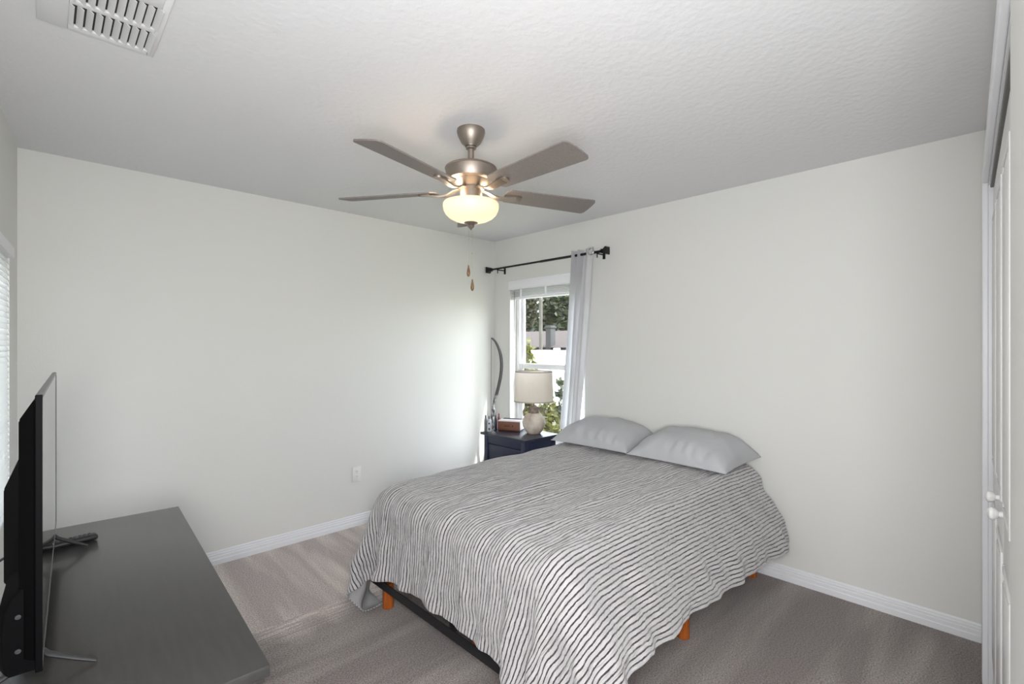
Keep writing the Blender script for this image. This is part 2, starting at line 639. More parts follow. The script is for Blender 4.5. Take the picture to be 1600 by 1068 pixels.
# raised blind over window 1
wb = thing('window_blind', 'white slatted blind drawn up at the top of the window by the curtain', 'window blind',
           (XW + .03, (WY0 + WY1) / 2, WZ1 - .2))
bm = NB()
box(bm, (XW - .012, WY0 + .004, 1.945), (XW + .006, WY1 + .012, 2.028), .005)
box(bm, (XW - .016, WY0 + .004, 2.012), (XW + .010, WY1 + .014, 2.030), .004)
box(bm, (XW - .016, WY0 + .004, 1.940), (XW + .010, WY1 + .014, 1.952), .004)
finish('valance', bm, M['vinyl'], wb)
bm = NB()
for k in range(7):
    z = 1.880 + k * .0098
    box(bm, (XW + .010, WY0 + .012, z), (XW + .062, WY1 - .006, z + .0042), .001, seg=1)
finish('slats', bm, M['blind'], wb)
bm = NB()
box(bm, (XW + .010, WY0 + .012, 1.851), (XW + .062, WY1 - .006, 1.874), .004)
finish('bottom_rail', bm, M['vinyl'], wb)
bm = NB()
for y in (WY0 + .14, (WY0 + WY1) / 2, WY1 - .14):
    bm = NB()
    box(bm, (XW + .0055, y - .012, 1.868), (XW + .0095, y + .012, 1.95), .001, seg=1)
    finish('ladder_tape', bm, M['vinyl'], wb)
bm = NB()
tube(bm, [(XW + .004, WY1 - .055, 1.93), (XW + .002, WY1 - .053, 1.70), (XW + .002, WY1 - .053, 1.45)], .0028, 8)
finish('tilt_wand', bm, M['bottle_g'], wb)

# ------------------------------------------------------------------ window 2 (near wall) with closed blind
w2 = struct(thing('window_2', 'x', 'window', MN @ Vector((-.1, (NY0 + NY1) / 2, NZ0)), RN))
del w2['category']
del w2['label']


def mring(bm, x0, x1, y0, y1, z0, z1, t):
    box(bm, (x0, y0, z0), (x1, y0 + t, z1), .003, M_=MN)
    box(bm, (x0, y1 - t, z0), (x1, y1, z1), .003, M_=MN)
    box(bm, (x0, y0 + t, z0), (x1, y1 - t, z0 + t), .003, M_=MN)
    box(bm, (x0, y0 + t, z1 - t), (x1, y1 - t, z1), .003, M_=MN)


bm = NB()
mring(bm, -.135, -.09, NY0 + .001, NY1 - .001, NZ0 + .001, NZ1 - .001, .05)
finish('window_frame', bm, M['vinyl'], w2)
bm = NB()
box(bm, (-.115, NY0 + .05, NZ0 + .05), (-.111, NY1 - .05, NZ1 - .05), M_=MN)
finish('pane', bm, M['glass'], w2, smooth=False)
wb2 = thing('window_blind', 'white slatted blind let down and closed behind the television', 'window blind',
            MN @ Vector((.0, (NY0 + NY1) / 2, NZ0)), RN)
bm = NB()
npitch = 46
for k in range(npitch):
    z = NZ0 + .02 + k * (NZ1 - NZ0 - .09) / (npitch - 1)
    T = MN @ Matrix.Translation((-.006, 0, z)) @ Matrix.Rotation(R(71), 4, 'Y')
    box(bm, (-.0165, NY0 + .006, -.0012), (.0165, NY1 + .03 - .036, .0012), 0, M_=T)
finish('slats', bm, M['blind'], wb2, smooth=False)
bm = NB()
box(bm, (-.03, NY0 + .004, NZ1 - .055), (.018, NY1 - .004, NZ1 - .003), .004, M_=MN)
finish('headrail', bm, M['vinyl'], wb2)
bm = NB()
box(bm, (-.022, NY0 + .006, NZ0 + .001), (.010, NY1 - .006, NZ0 + .016), .003, M_=MN)
finish('bottom_rail', bm, M['vinyl'], wb2)

# ------------------------------------------------------------------ closet doors and casing
bm = NB()
CW = .06
for x0, x1 in ((CX1, CX1 + CW),):
    box(bm, (x0, 0, 0), (x1, .020, CZ + CW), .004, M_=MC)
box(bm, (CX0, .0005, CZ + .0005), (CX1 - .0005, .019, CZ + CW), .004, M_=MC)
box(bm, (CX1 - .012, -.10, 0), (CX1 - .0005, .001, CZ), 0, M_=MC)
box(bm, (CX0, -.10, CZ - .012), (CX1, .001, CZ), 0, M_=MC)
struct(finish('trim_1', bm, M['trim'], smooth=False))
bm = NB()
box(bm, (CX0 + .01, -.052, CZ - .024), (CX1 - .014, -.004, CZ - .0125), .002, M_=MC)  # track strip added so its dark colour gives the shade under the header
struct(finish('trim_3', bm, M['track_shade'], smooth=False))
nd = 4
dw = (CX1 - .012 - CX0 - .004) / nd
for k in range(nd):
    x1 = CX1 - .014 - k * dw
    x0 = x1 - dw + .004
    d = struct(thing('door_%d' % (k + 1), 'x', 'door', MC @ Vector((x1, -.05, .012)), RC))
    del d['category']
    del d['label']
    bm = NB()
    box(bm, (x0, -.046, .014), (x1, -.013, CZ - .035), .003, M_=MC)
    # raised panel mouldings
    for z0, z1 in ((.16, .80), (.95, CZ - .16)):
        box(bm, (x0 + .05, -.0135, z0), (x0 + .064, -.007, z1), .0025, M_=MC)
        box(bm, (x1 - .064, -.0135, z0), (x1 - .05, -.007, z1), .0025, M_=MC)
        box(bm, (x0 + .064, -.0135, z0), (x1 - .064, -.007, z0 + .014), .0025, M_=MC)
        box(bm, (x0 + .064, -.0135, z1 - .014), (x1 - .064, -.007, z1), .0025, M_=MC)
        box(bm, (x0 + .085, -.0135, z0 + .035), (x1 - .085, -.0065, z1 - .035), .006, M_=MC)
    finish('door_panel', bm, M['door'], d)
    if k in (1, 2):
        kx = x0 + .10 if k == 1 else x1 - .10
        bm = NB()
        T = MC @ Matrix.Translation((kx, -.013, .95)) @ Matrix.Rotation(-PI / 2, 4, 'X')
        lathe(bm, [(.001, -.001), (.012, 0), (.009, .006), (.008, .014), (.015, .020), (.018, .027), (.016, .033), (.009, .037), (.001, .038)],
              n=24, M_=T)
        finish('knob', bm, M['door'], d)

# ------------------------------------------------------------------ ceiling vent
vent = thing('ceiling_vent', 'white metal ceiling air vent with two rows of louvres', 'vent', (.13, 1.91, H))
VX0, VX1, VY0, VY1 = -.02, .275, 1.70, 2.105
rows = ((1.940, 2.072), (1.785, 1.915))
bm = NB()
z0, z1 = H - .010, H - .0005
xs0, xs1 = .052, .255
box(bm, (VX0, VY0, z0), (xs0, VY1, z1), .003)
box(bm, (xs1, VY0, z0), (VX1, VY1, z1), .003)
box(bm, (xs0, rows[0][1], z0), (xs1, VY1, z1), .003)
box(bm, (xs0, rows[1][1], z0), (xs1, rows[0][0], z1), .003)
box(bm, (xs0, VY0, z0), (xs1, rows[1][0], z1), .003)
finish('face_plate', bm, M['vent'], vent)
bm = NB()
box(bm, (xs0, rows[1][0], H - .0008), (xs1, rows[0][1], H - .0003))
finish('duct_opening', bm, M['vent_dark'], vent, smooth=False)
for ra, rb in rows:
    bm = NB()
    for k in range(10):
        x = xs0 + .004 + k * (xs1 - xs0 - .006) / 9
        T = Matrix.Translation((x, 0, H - .009)) @ Matrix.Rotation(R(40), 4, 'Y')
        box(bm, (-.0095, ra, -.0008), (.0100, rb, .0008), 0, M_=T)
    finish('louvres', bm, M['vent'], vent, smooth=False)

# ------------------------------------------------------------------ outlet
ol = thing('wall_outlet', 'white electrical outlet on the blank left wall near the bed', 'outlet', (1.76, YL, .404))
bm = NB()
box(bm, (1.725, YL - .007, .345), (1.795, YL, .463), .003)
finish('cover_plate', bm, M['plastic_white'], ol)
for z in (.424, .384):
    bm = NB()
    lathe(bm, [(.0005, 0), (.0165, 0), (.0165, .0018), (.0155, .0025), (.0005, .0025)], n=24,
          M_=Matrix.Translation((1.76, YL - .007, z)) @ Matrix.Rotation(PI / 2, 4, 'X'))
    s = finish('socket', bm, M['plastic_white'], ol)
    bm = NB()
    box(bm, (1.7535, YL - .0099, z - .001), (1.7555, YL - .0094, z + .008))
    box(bm, (1.7645, YL - .0099, z - .001), (1.7665, YL - .0094, z + .007))
    box(bm, (1.758, YL - .0099, z - .010), (1.762, YL - .0094, z - .006))
    finish('slots', bm, M['slot'], s, smooth=False)

# ------------------------------------------------------------------ ceiling fan
FX, FY = 1.458, 1.789
fan = thing('ceiling_fan', 'brushed nickel ceiling fan with five grey wood blades and lit bowl', 'ceiling fan', (FX, FY, H))


def fl(name, prof, m, n=48, parent=fan):
    bm = NB()
    lathe(bm, prof, (FX, FY, 0), n)
    return finish(name, bm, m, parent, angle=30)


fl('canopy', [(.001, H - .0005), (.066, H - .0005), (.067, H - .012), (.062, H - .030), (.046, H - .062), (.030, H - .076), (.028, H - .080), (.001, H - .080)], M['nickel'])
fl('downrod', [(.0145, H - .078), (.0145, 2.270)], M['nickel'])
fl('rod_collar', [(.015, H - .080), (.024, H - .082), (.024, H - .090), (.015, H - .094)], M['nickel'])
fl('motor_housing', [(.016, 2.274), (.030, 2.272), (.085, 2.268), (.112, 2.263), (.122, 2.257), (.124, 2.252), (.121, 2.250), (.121, 2.244), (.117, 2.220), (.110, 2.200),
                     (.103, 2.195), (.095, 2.193)], M['nickel'])
fl('motor_band', [(.096, 2.194), (.090, 2.188), (.078, 2.178), (.067, 2.169), (.060, 2.164), (.062, 2.160), (.062, 2.154), (.046, 2.152)], M['nickel'])
fl('switch_housing', [(.030, 2.160), (.050, 2.158), (.052, 2.152), (.052, 2.112), (.056, 2.108), (.056, 2.100), (.050, 2.098)], M['nickel'])
bowl_p = [(.124, 2.092), (.130, 2.091), (.1325, 2.086), (.1325, 2.074), (.129, 2.056), (.121, 2.040), (.106, 2.025), (.082, 2.012), (.052, 2.003), (.020, 1.999), (.004, 1.9985)]
inner = [(max(r - .004, .003), z + .004) for r, z in reversed(bowl_p[2:])] + [(.121, 2.091)]
bm = NB()
lathe(bm, bowl_p + inner + [bowl_p[0]], (FX, FY, 0), 56, cap=False)
finish('light_bowl', bm, M['bowl'], fan, angle=50)
fl('fitter_plate', [(.003, 2.100), (.060, 2.100), (.060, 2.096), (.003, 2.096)], M['nickel'])
fl('finial', [(.001, 2.004), (.030, 2.002), (.033, 1.998), (.030, 1.995), (.020, 1.990), (.013, 1.986), (.017, 1.982), (.012, 1.976), (.005, 1.969), (.001, 1.963)], M['nickel'], 32)

fwd = Vector((.695, .719, 0))
rgt = Vector((.719, -.695, 0))


def blade_outline():
    pts = []
    r0, r1 = .19, .665
    for k in range(13):
        t = k / 12
        pts.append((r0 + (r1 - .02 - r0) * t, .058 + .014 * t))
    pts += [(.656, .068), (.664, .055), (.667, .02), (.667, -.02), (.664, -.055), (.656, -.068)]
    for k in range(12, -1, -1):
        t = k / 12
        pts.append((r0 + (r1 - .02 - r0) * t, -.058 - .014 * t))
    pts += [(.176, -.045), (.170, -.02), (.170, .02), (.176, .045)]
    return pts


for k in range(5):
    az = R(-6 + 72 * k)
    d = fwd * math.cos(az) + rgt * math.sin(az)
    ang = math.atan2(d.y, d.x)
    T = Matrix.Translation((FX, FY, 2.150)) @ Matrix.Rotation(ang, 4, 'Z') @ Matrix.Rotation(R(-12), 4, 'X')
    bm = NB()
    prism(bm, blade_outline(), -.003, .003, T)
    bmesh.ops.bevel(bm, geom=[e for e in bm.edges if e.calc_length() < .2 and abs(e.calc_face_angle(0)) > 1], offset=.001, segments=1, affect='EDGES')
    bl = finish('blade', bm, M['blade'], fan, angle=30)
    # blade iron: a curved arm from the motor that turns up under the blade
    bm = NB()
    T0 = Matrix.Translation((FX, FY, 0)) @ Matrix.Rotation(ang, 4, 'Z')
    arm = cat_rom([(.050, 0, 2.160), (.085, 0, 2.152), (.115, 0, 2.138), (.150, 0, 2.132), (.185, 0, 2.136), (.235, 0, 2.142)], 6)
    n = len(arm)
    ringv = []
    for i, p in enumerate(arm):
        t = i / (n - 1)
        w = .012 + .004 * math.sin(PI * t) + (.010 * max(0, (t - .55) / .45))
        h = .0035
        roll = R(-12) * min(1, max(0, (t - .2) / .5))
        q = []
        for a, b in ((-w, -h), (w, -h), (w, h), (-w, h)):
            q.append(bm.verts.new(T0 @ (Vector((p.x, a * math.cos(roll) - b * math.sin(roll), p.z + a * math.sin(roll) + b * math.cos(roll))))))
        ringv.append(q)
    for a, b in zip(ringv, ringv[1:]):
        for j in range(4):
            bm.faces.new((a[j], a[(j + 1) % 4], b[(j + 1) % 4], b[j]))
    bm.faces.new(ringv[0])
    bm.faces.new(ringv[-1])
    # rounded mounting pad under the blade
    poly = [(.245 + .020 * math.cos(a), .022 * math.sin(a)) for a in [R(-90 + 180 * i / 8) for i in range(9)]] + [(.205, .019), (.205, -.019)]
    prism(bm, poly, -.0105, -.0032, T)
    finish('blade_arm', bm, M['nickel'], bl, angle=40)
for off, zt, zb in ((Vector((-.0247, 0)), 2.112, 1.762), (Vector((-.005, 0)), 2.112, 1.690)):
    # offsets are (right, forward) from the fan axis
    p = Vector((FX, FY, 0)) + rgt * off.x + fwd * .139
    bm = NB()
    p0 = Vector((FX, FY, 0)) + rgt * off.x + fwd * .052
    tube(bm, [(p0.x, p0.y, zt), (p.x, p.y, zt - .002), (p.x, p.y, 2.06), (p.x, p.y, zb + .058)], .0007, 6)
    zc = zb + .19
    lathe(bm, [(.0008, -.005), (.003, -.003), (.003, .003), (.0008, .005)], (p.x, p.y, zc), 10)
    ch = finish('pull_chain', bm, M['chain'], fan)
    bm = NB()
    lathe(bm, [(.001, 0), (.005, .003), (.0085, .012), (.009, .020), (.007, .034), (.004, .048), (.0025, .058), (.001, .060)], (p.x, p.y, zb), 18)
    finish('wooden_fob', bm, M['fob'], ch)
pl = light('fan_bulb', 'POINT', (FX, FY, 2.125), None, 1.2, (1, .80, .58))
pl.data.shadow_soft_size = .04
pl.location = (FX + .085, FY - .03, 2.125)
pl2 = light('fan_bulb', 'POINT', (FX - .085, FY + .03, 2.125), None, 1.2, (1, .80, .58))
pl2.data.shadow_soft_size = .04
pl3 = light('fan_bulb', 'POINT', (FX, FY, 2.055), None, .6, (1, .88, .72))
pl3.data.shadow_soft_size = .03

# ------------------------------------------------------------------ curtain rod and curtain
RX, RZ, RY0, RY1 = XW - .095, 2.147, 2.235, 3.50
cr = thing('curtain_rod', 'black metal curtain rod with square finials above the window', 'curtain rod', (XW, 2.87, RZ))
bm = NB()
tube(bm, [(RX, RY0, RZ), (RX, RY1, RZ)], .0085, 16)
tube(bm, [(RX, RY0, RZ), (RX, (RY0 + RY1) / 2, RZ)], .0105, 16)
finish('rod', bm, M['rod'], cr)
for y, s in ((RY1, 1), (RY0, -1)):
    bm = NB()
    prof = [(.010, 0), (.010, .012), (.016, .014), (.016, .020), (.011, .022), (.026, .058), (.029, .060), (.029, .068), (.020, .074)]
    rings = []
    for w, t in prof:
        rings.append([bm.verts.new((RX + a * w, y + s * t, RZ + b * w)) for a, b in ((-1, -1), (1, -1), (1, 1), (-1, 1))])
    for a, b in zip(rings, rings[1:]):
        for k in range(4):
            bm.faces.new((a[k], a[(k + 1) % 4], b[(k + 1) % 4], b[k]))
    bm.faces.new(rings[0])
    bm.faces.new(rings[-1])
    finish('finial', bm, M['rod'], cr, smooth=False)
for y in (RY1 - .075, RY0 + .03):
    bm = NB()
    tube(bm, [(XW - .004, y, RZ - .012), (RX, y, RZ - .012)], .005, 10)
    box(bm, (XW - .005, y - .012, RZ - .045), (XW, y + .012, RZ + .03), .001)
    tube(bm, [(RX - .011, y, RZ + .006), (RX - .010, y, RZ - .010), (RX, y, RZ - .014), (RX + .010, y, RZ - .010)], .004, 8)
    tube(bm, [(RX, y, RZ - .012), (RX, y, RZ - .045)], .004, 8)
    finish('bracket', bm, M['rod'], cr)

ct = thing('curtain', 'white grommet curtain gathered at the right end of the black rod', 'curtain', (RX, 2.45, .05))
bm = NB()
NU, NVV = 120, 46
grid = []
ztop, zbot = RZ + .037, .715
for j in range(NVV + 1):
    v = j / NVV
    z = ztop + (zbot - ztop) * v
    drop = max(0, (ztop - z))
    row = []
    ya = 2.262 + .085 * drop + .02 * drop ** 2 * .5
    yb = 2.515 + .070 * drop + .02 * drop ** 2 * .5
    for i in range(NU + 1):
        u = i / NU
        # one wide flat face to the right, then three tight folds to the left
        if u < .40:
            s = u / .40
            y = ya + (yb - ya) * .54 * s
            x = -.050 + .028 * math.sin(PI * s) * .6 + .055 * s ** 3 + .012 * math.sin(3 * PI * s + 2 * v)
        else:
            s = (u - .40) / .60
            y = ya + (yb - ya) * (.54 + .46 * s + .022 * math.sin(4 * PI * s))
            x = .004 + .040 * math.cos(4 * PI * s * 1.0) * (1 - .25 * v) - .010 * s
        x += .008 * math.sin(7 * u + 5 * v) * v
        row.append(bm.verts.new((RX + x, y, z)))
    grid.append(row)
for a, b in zip(grid, grid[1:]):
    for i in range(NU):
        bm.faces.new((a[i], a[i + 1], b[i + 1], b[i]))
bmesh.ops.solidify(bm, geom=bm.faces[:], thickness=.004)
finish('panel', bm, M['curtain'], ct, angle=80)
bm = NB()
T = Matrix.Translation((RX - .048, 2.292, RZ)) @ Matrix.Rotation(R(14), 4, 'Z') @ Matrix.Rotation(-PI / 2, 4, 'Y')
lathe(bm, [(.019, -.004), (.028, -.004), (.028, .003), (.023, .006), (.019, .003), (.019, -.004)], n=28, M_=T, cap=False)
finish('grommet', bm, M['grommet'], ct)

# ------------------------------------------------------------------ dresser (rotated with the near wall)
RD = -.0447
DT = .73
MD = Matrix.Translation((.350, 1.112, 0)) @ Matrix.Rotation(RD, 4, 'Z')     # local origin: near front corner of the top
dr = thing('dresser', 'long black wooden dresser under the television', 'dresser', MD @ Vector((-.25, .68, 0)), RD)
DL, DD = 1.366, .465
bm = NB()
box(bm, (-DD, 0, DT - .026), (0, DL, DT), .003, M_=MD)
finish('top_board', bm, M['dresser'], dr)
bm = NB()
prof = [(-.008, DT - .026), (-.008, DT - .036), (-.018, DT - .044), (-.018, DT - .058)]
box(bm, (-DD + .006, .008, DT - .040), (-.008, DL - .008, DT - .0265), .004, M_=MD)
box(bm, (-DD + .012, .016, DT - .056), (-.016, DL - .016, DT - .0405), .003, M_=MD)
finish('cornice', bm, M['dresser'], dr)
bm = NB()
box(bm, (-DD + .02, .045, .09), (-.055, DL - .045, DT - .057), .002, M_=MD)
for a in (.045, DL - .095):
    box(bm, (-.078, a, .0), (-.050, a + .05, DT - .057), .003, M_=MD)
    box(bm, (-DD + .02, a, .0), (-DD + .07, a + .05, .1), .003, M_=MD)
finish('carcass', bm, M['dresser'], dr)
for i in range(2):
    for j in range(3):
        y0 = .105 + i * (DL - .21) / 2 + .006
        y1 = y0 + (DL - .21) / 2 - .012
        z0 = .115 + j * .185
        bm = NB()
        box(bm, (-.056, y0, z0), (-.046, y1, z0 + .175), .003, M_=MD)
        dw_ = finish('drawer', bm, M['dresser'], dr)
        for yy in (y0 + .14, y1 - .14):
            bm = NB()
            lathe(bm, [(.001, -.001), (.008, 0), (.007, .01), (.014, .018), (.015, .024), (.010, .029), (.001, .030)], n=20,
                  M_=MD @ Matrix.Translation((-.046, yy, z0 + .0875)) @ Matrix.Rotation(PI / 2, 4, 'Y'))
            finish('drawer_knob', bm, M['knob_dark'], dw_)

# ------------------------------------------------------------------ television
RT = -math.atan2(.0325, 1.03)
MT = Matrix.Translation((-.004, 1.309, 0)) @ Matrix.Rotation(RT, 4, 'Z')
TL, TZ0, TZ1 = 1.03, .787, 1.322
tv = thing('television', 'flat black television standing edge on atop the dresser', 'television', MT @ Vector((0, TL / 2, DT)), RT)
bm = NB()
box(bm, (-.010, 0, TZ0), (-.0012, TL, TZ1), .0015, M_=MT)
finish('panel', bm, M['tv'], tv)
bm = NB()
t = .006
SIDE = ((0, TZ0), (t, TZ1)), ((TL - t, TZ0), (TL, TZ1))
for nm, lo, hi in (('top_bezel', (t, TZ1 - t), (TL - t, TZ1)), ('bottom_bezel', (t, TZ0), (TL - t, TZ0 + .012))):
    bm = NB()
    box(bm, (-.009, lo[0] - .0006 if lo[0] == 0 else lo[0], lo[1] - .0006), (.0006, hi[0] + (.0006 if hi[0] == TL else 0), hi[1] + .0006), .0005, M_=MT, seg=1)
    finish(nm, bm, M['bezel'], tv, smooth=False)
for lo, hi in SIDE:
    bm = NB()
    box(bm, (-.009, lo[0] - .0006 if lo[0] == 0 else lo[0], lo[1] - .0006), (.0006, hi[0] + (.0006 if hi[0] == TL else 0), hi[1] + .0006), .0005, M_=MT, seg=1)
    finish('side_bezel', bm, M['tv'], tv, smooth=False)
bm = NB()
box(bm, (-.0012, t, TZ0 + .012), (-.0002, TL - t, TZ1 - t), 0, M_=MT)
finish('screen', bm, M['screen'], tv, smooth=False)
# stepped rear housing
bm = NB()


def wedge(bm, x0, x1, a, b, M_):
    """frustum from rectangle a (y0,z0,y1,z1) at x0 to rectangle b at x1"""
    A = [bm.verts.new(M_ @ Vector((x0, y, z))) for y, z in ((a[0], a[1]), (a[2], a[1]), (a[2], a[3]), (a[0], a[3]))]
    B = [bm.verts.new(M_ @ Vector((x1, y, z))) for y, z in ((b[0], b[1]), (b[2], b[1]), (b[2], b[3]), (b[0], b[3]))]
    bm.faces.new(A)
    bm.faces.new(B)
    for k in range(4):
        bm.faces.new((A[k], A[(k + 1) % 4], B[(k + 1) % 4], B[k]))


wedge(bm, -.0095, -.034, (.004, TZ0 + .02, TL - .004, TZ1 - .006), (.03, TZ0 + .02, TL - .03, TZ1 - .05), MT)
wedge(bm, -.034, -.068, (.14, TZ0 + .10, TL - .14, TZ1 - .13), (.22, TZ0 + .11, TL - .22, TZ1 - .22), MT)
bmesh.ops.bevel(bm, geom=bm.edges[:], offset=.003, segments=2, affect='EDGES')
finish('rear_housing', bm, M['tv'], tv)
bm = NB()
prof = [(-.010, TZ0 - .004), (-.056, TZ0 - .004), (-.064, TZ0 + .015), (-.066, TZ0 + .085), (-.062, TZ0 + .120), (-.050, TZ0 + .145), (-.034, TZ0 + .158), (-.010, TZ0 + .160)]
rr = []
for y in (.022, .045, TL - .045, TL - .022):
    k = .8 if y in (.022, TL - .022) else 1
    rr.append([bm.verts.new(MT @ Vector((-.010 + (x + .010) * k, y, z))) for x, z in prof])
for a, b in zip(rr, rr[1:]):
    for k in range(len(prof)):
        bm.faces.new((a[k], a[(k + 1) % len(prof)], b[(k + 1) % len(prof)], b[k]))
bm.faces.new(rr[0])
bm.faces.new(rr[-1])
lower = finish('lower_housing', bm, M['tv'], tv, angle=40)
for z in (TZ0 + .042, TZ0 + .108):
    bm = NB()
    lathe(bm, [(.0005, 0), (.0045, 0), (.0045, .002), (.0005, .0022)], n=14,
          M_=MT @ Matrix.Translation((-.034, .0215, z)) @ Matrix.Rotation(PI / 2, 4, 'X'))
    finish('screw', bm, M['foot'], lower)
for y in (.085, TL - .135):
    for s in (1, -1):
        bm = NB()
        tip = (.082 if s > 0 else -.115)
        tube(bm, [MT @ Vector((-.006, y, TZ0 + .004)), MT @ Vector((-.006 + s * .012, y, TZ0 - .010)), MT @ Vector((tip * .6, y - .004, DT + .022)), MT @ Vector((tip, y - .008, DT + .005))],
             [.009, .008, .0065, .005], 8, flat=.8)
        finish('stand_leg', bm, M['foot'], tv, angle=50)
bm = NB()
cb = [MT @ Vector(p) for p in ((-.075, .62, .84), (-.115, .60, .82), (-.13, .54, .76), (-.12, .50, DT + .006), (-.105, .30, DT + .005), (-.11, .16, DT + .005))]
tube(bm, cat_rom(cb, 8), .0035, 8)
finish('power_cable', bm, M['cable'], tv)

# remote control under the far foot
rm = thing('remote_control', 'slim black remote control lying on the dresser under the television', 'remote', (.058, 2.262, DT), R(7))
TR = Matrix.Translation((.060, 2.262, DT)) @ Matrix.Rotation(R(7), 4, 'Z')
bm = NB()
box(bm, (-.085, -.021, .0005), (.075, .021, .0185), .008, M_=TR, seg=3)
finish('body', bm, M['rubber'], rm)
bm = NB()
for i in range(11):
    for j in range(3):
        if (i + j) % 7 == 6:
            continue
        x, y = -.070 + i * .0125, -.011 + j * .011
        box(bm, (x - .0042, y - .0034, .0180), (x + .0042, y + .0034, .0205), .001, M_=TR, seg=1)
finish('buttons', bm, M['button'], rm)

# ------------------------------------------------------------------ bed
BX0, BX1, BY0, BY1 = 1.27, 3.18, 1.06, 2.43
bed = thing('bed_frame', 'low black metal bed frame on turned orange wooden pegs', 'bed', ((BX0 + BX1) / 2, (BY0 + BY1) / 2, 0))


def rail(lo, hi, nm):
    bm = NB()
    box(bm, lo, hi, .006)
    return finish(nm, bm, M['black_metal'], bed)


bm = NB()
box(bm, (BX0, BY0, .136), (BX0 + .006, BY1, .180), .002)
box(bm, (BX0 + .005, BY0, .136), (BX0 + .014, BY1, .141), .002)
finish('foot_rail', bm, M['black_metal'], bed)
rail((BX1 - .04, BY0, .140), (BX1, BY1, .180), 'head_rail')
rail((BX0 + .04, BY0, .140), (BX1 - .04, BY0 + .04, .180), 'side_rail')
rail((BX0 + .04, BY1 - .04, .140), (BX1 - .04, BY1, .180), 'side_rail')
rail((BX0 + .04, (BY0 + BY1) / 2 - .02, .140), (BX1 - .04, (BY0 + BY1) / 2 + .02, .179), 'centre_rail')
bm = NB()
for k in range(13):
    x = BX0 + .10 + k * (BX1 - BX0 - .26) / 12
    box(bm, (x, BY0 + .02, .180), (x + .07, BY1 - .02, .195), .004)
finish('slats', bm, M['black_metal'], bed)
for x, y in [(x, y) for x in (1.335, 2.23, 3.115) for y in (1.11, 2.345)] + [(1.45, 1.725), (3.0, 1.725)]:
    ht = .135
    bm = NB()
    lathe(bm, [(.001, .0005), (.026, .0005), (.0295, .004), (.0295, ht - .0005), (.001, ht)], (x, y, 0), 28)
    finish('leg', bm, M['peg'], bed)
ZT = .640


def topz(x):
    return .648 + .026 * (x - BX0) / 1.9


bm = NB()
box(bm, (BX0 + .01, BY0 + .005, .2055), (BX1 - .005, BY1 - .005, .60), .108, seg=7)
for v in bm.verts:
    if v.co.z > .45:
        v.co.z += topz(v.co.x) - .618
mt = finish('mattress', bm, M['mattress'], angle=60)
tag(mt, 'thick white mattress under the striped duvet', 'mattress')


